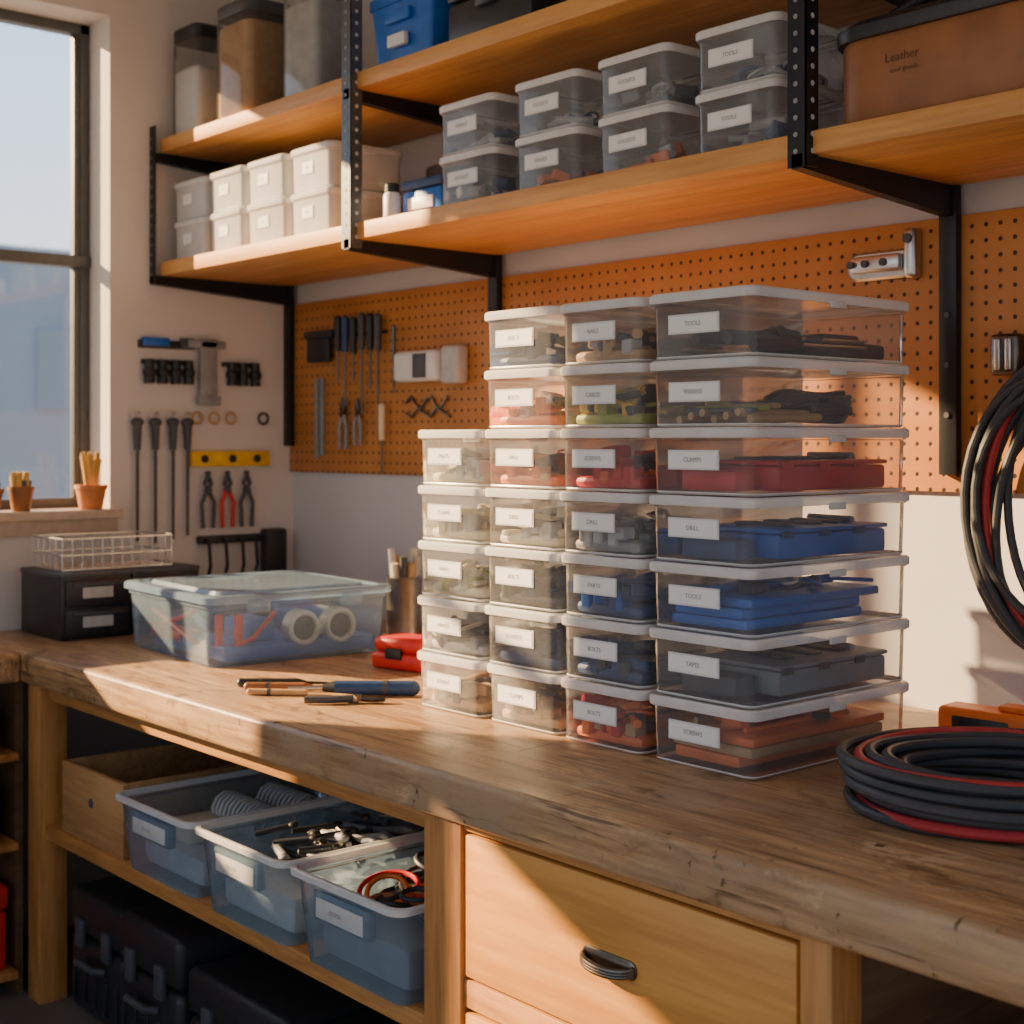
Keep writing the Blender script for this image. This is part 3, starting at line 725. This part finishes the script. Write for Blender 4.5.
b = B(); b.box((-.15,-.12,0),(.15,.12,.10), M_blackp, .012); b.box((-.153,-.123,.103),(.153,.123,.15), M_blackp, .012); b.box((-.03,-.135,.07),(.03,-.12,.12), M_dkgrey, .003)
b.obj('black_tool_case', None, (1.56, -.34, 2.3805))
b = B(); b.box((-.2,-.14,0),(.2,.14,.16), M_dkgrey, .012); b.box((-.205,-.145,.163),(.205,.145,.19), M_dkgrey, .01); b.obj('grey_storage_case', None, (2.05, -.30, 2.3805))

# lower shelf middle clutter
b = B(); b.lathe([(.07,0),(.075,.01),(.075,.15),(.07,.155)], M_blackp, (0,0,0)); b.lathe([(.078,.156),(.078,.185),(.07,.19)], M_dkgrey); b.obj('black_canister', None, (1.04, -.14, 2.0005))
b = B(); b.box((-.08,-.06,0),(.08,.06,.07), M_blue, .008); b.box((-.083,-.063,.072),(.083,.063,.095), M_navy, .006); b.box((-.05,-.0645,.02),(.05,-.06,.05), M_white, .001); b.obj('blue_parts_case', None, (1.27, -.37, 2.0005))
for x, y, m in ((1.135, -.42, M_white), (1.165, -.36, M_dkgrey), (1.12, -.34, M_tan)):
    b = B(); b.lathe([(.02,0),(.022,.005),(.022,.07),(.017,.078)], m, cap1=True, n=18); b.lathe([(.019,.079),(.019,.097),(.016,.1)], M_blackp, n=18); b.obj('small_bottle', None, (x, y, 2.0005))
b = B(); b.box((-.09,-.06,0),(.09,.06,.14), M_blackp, .01); b.box((-.092,-.062,.141),(.092,.062,.165), M_dkgrey, .006); b.box((-.04,-.064,.05),(.04,-.058,.10), M_grey, .002); b.obj('black_storage_tin', None, (1.265, -.235, 2.0005))
coil('wire_coil', (1.265, -.235, 2.1665), .060, 12, .006, M_grey, levels=5, jr=.009, seg=24)
# leather tool bag (rounded, brown) on the right
b = B()
b.loft([(.20,.12,.06,0),(.215,.13,.07,.02),(.215,.13,.07,.15),(.20,.118,.06,.185)], M_leather, True, True, n=6)
b.loft([(.222,.137,.072,.155),(.224,.139,.072,.16),(.224,.139,.072,.178),(.2,.12,.06,.192)], M_blackp, True, True, n=6)
b.tube([(-.17,-.02,.18),(-.15,-.02,.22),(-.06,-.02,.245),(.06,-.02,.245),(.15,-.02,.22),(.17,-.02,.18)], .011, M_blackp, 10)
bag = b.obj('leather_tool_bag', None, (2.715, -.32, 2.0005))
put('embossed_text', textmesh('Leather', .022, M_leatherdk), bag, (-.06, -.1312, .11), (math.radians(90), 0, 0))
put('embossed_text_2', textmesh('tool goods', .013, M_leatherdk), bag, (-.055, -.1312, .088), (math.radians(90), 0, 0))
bin_('small_parts_bin', 3.1, -.33, 2.0005, .24, .26, .13, mat=M_clear2, cols=[M_grey, M_dkgrey])

# sill pots
def pot(x, y, r, h, m, brass):
    b = B(); b.lathe([(r*.72,0),(r*.76,.003),(r,h),(r*1.08,h),(r*1.08,h+.012),(r*.95,h+.012),(r*.9,h-.005)], m, cap1=True)
    for k in range(9):
        a = k*2.4; rr = r*.5; 
        if brass: b.tube([(rr*.5*math.cos(a), rr*.5*math.sin(a), h), (rr*.8*math.cos(a), rr*.8*math.sin(a), h+.05), (rr*1.2*math.cos(a), rr*1.2*math.sin(a), h+.09+.01*(k%3))], .007, M_leaf, 6)
        else: b.cyl((rr*math.cos(a), rr*math.sin(a), h-.01), (rr*1.3*math.cos(a), rr*1.3*math.sin(a), h+.03+.012*(k%3)), .009, [M_dkgrey, M_tan, M_leaf][k%3], n=8)
    b.obj('potted_dried_plant' if brass else 'pencil_pot', None, (x, y, 1.243))
pot(.0, -.71, .045, .06, M_terra, True)
pot(.0, -.925, .035, .06, M_leather, False); pot(.0, -1.02, .04, .055, M_leather, False)

# ------------------------------------------------------------ lighting
W = bpy.data.worlds.new('World'); S.world = W; W.use_nodes = True
nt = W.node_tree; nt.nodes.clear()
out = nt.nodes.new('ShaderNodeOutputWorld'); bg = nt.nodes.new('ShaderNodeBackground')
tc = nt.nodes.new('ShaderNodeTexCoord'); sx = nt.nodes.new('ShaderNodeSeparateXYZ'); nt.links.new(tc.outputs['Generated'], sx.inputs[0])
r = nt.nodes.new('ShaderNodeValToRGB'); e = r.color_ramp.elements
e[0].position = .0; e[0].color = (.60,.52,.44,1); e[1].position = .6; e[1].color = (.34,.52,.78,1)
q = r.color_ramp.elements.new(.03); q.color = (.86,.88,.88,1); q = r.color_ramp.elements.new(.30); q.color = (.46,.66,.92,1)
nt.links.new(sx.outputs['Z'], r.inputs[0])
# the sky is brighter on the sun side (west, -x), dimmer behind the camera
mr = nt.nodes.new('ShaderNodeMapRange'); mr.inputs['From Min'].default_value = .5; mr.inputs['From Max'].default_value = -.8
mr.inputs['To Min'].default_value = .85; mr.inputs['To Max'].default_value = 2.3
nt.links.new(sx.outputs['X'], mr.inputs['Value']); nt.links.new(mr.outputs[0], bg.inputs[1])
nt.links.new(r.outputs[0], bg.inputs[0])
nt.links.new(bg.outputs[0], out.inputs[0])

sd = bpy.data.lights.new('sun', 'SUN'); sd.energy = 25.0; sd.color = (1., .66, .33); sd.angle = math.radians(.8)
so = bpy.data.objects.new('sun', sd); COL.objects.link(so)
so.rotation_euler = Vector((1, .60, -.45)).to_track_quat('-Z', 'Y').to_euler()

# ------------------------------------------------------------ camera
cd = bpy.data.cameras.new('camera'); cd.sensor_width = 36; cd.lens = 49.75; cd.shift_y = -.0703
cd.clip_start = .05
cam = bpy.data.objects.new('camera', cd); COL.objects.link(cam)
cam.location = (4.05, -2.55, 1.45)
cam.rotation_euler = (math.radians(90), 0, math.radians(49))
cd.dof.use_dof = True; cd.dof.focus_distance = 2.45; cd.dof.aperture_fstop = 4.5
S.camera = cam
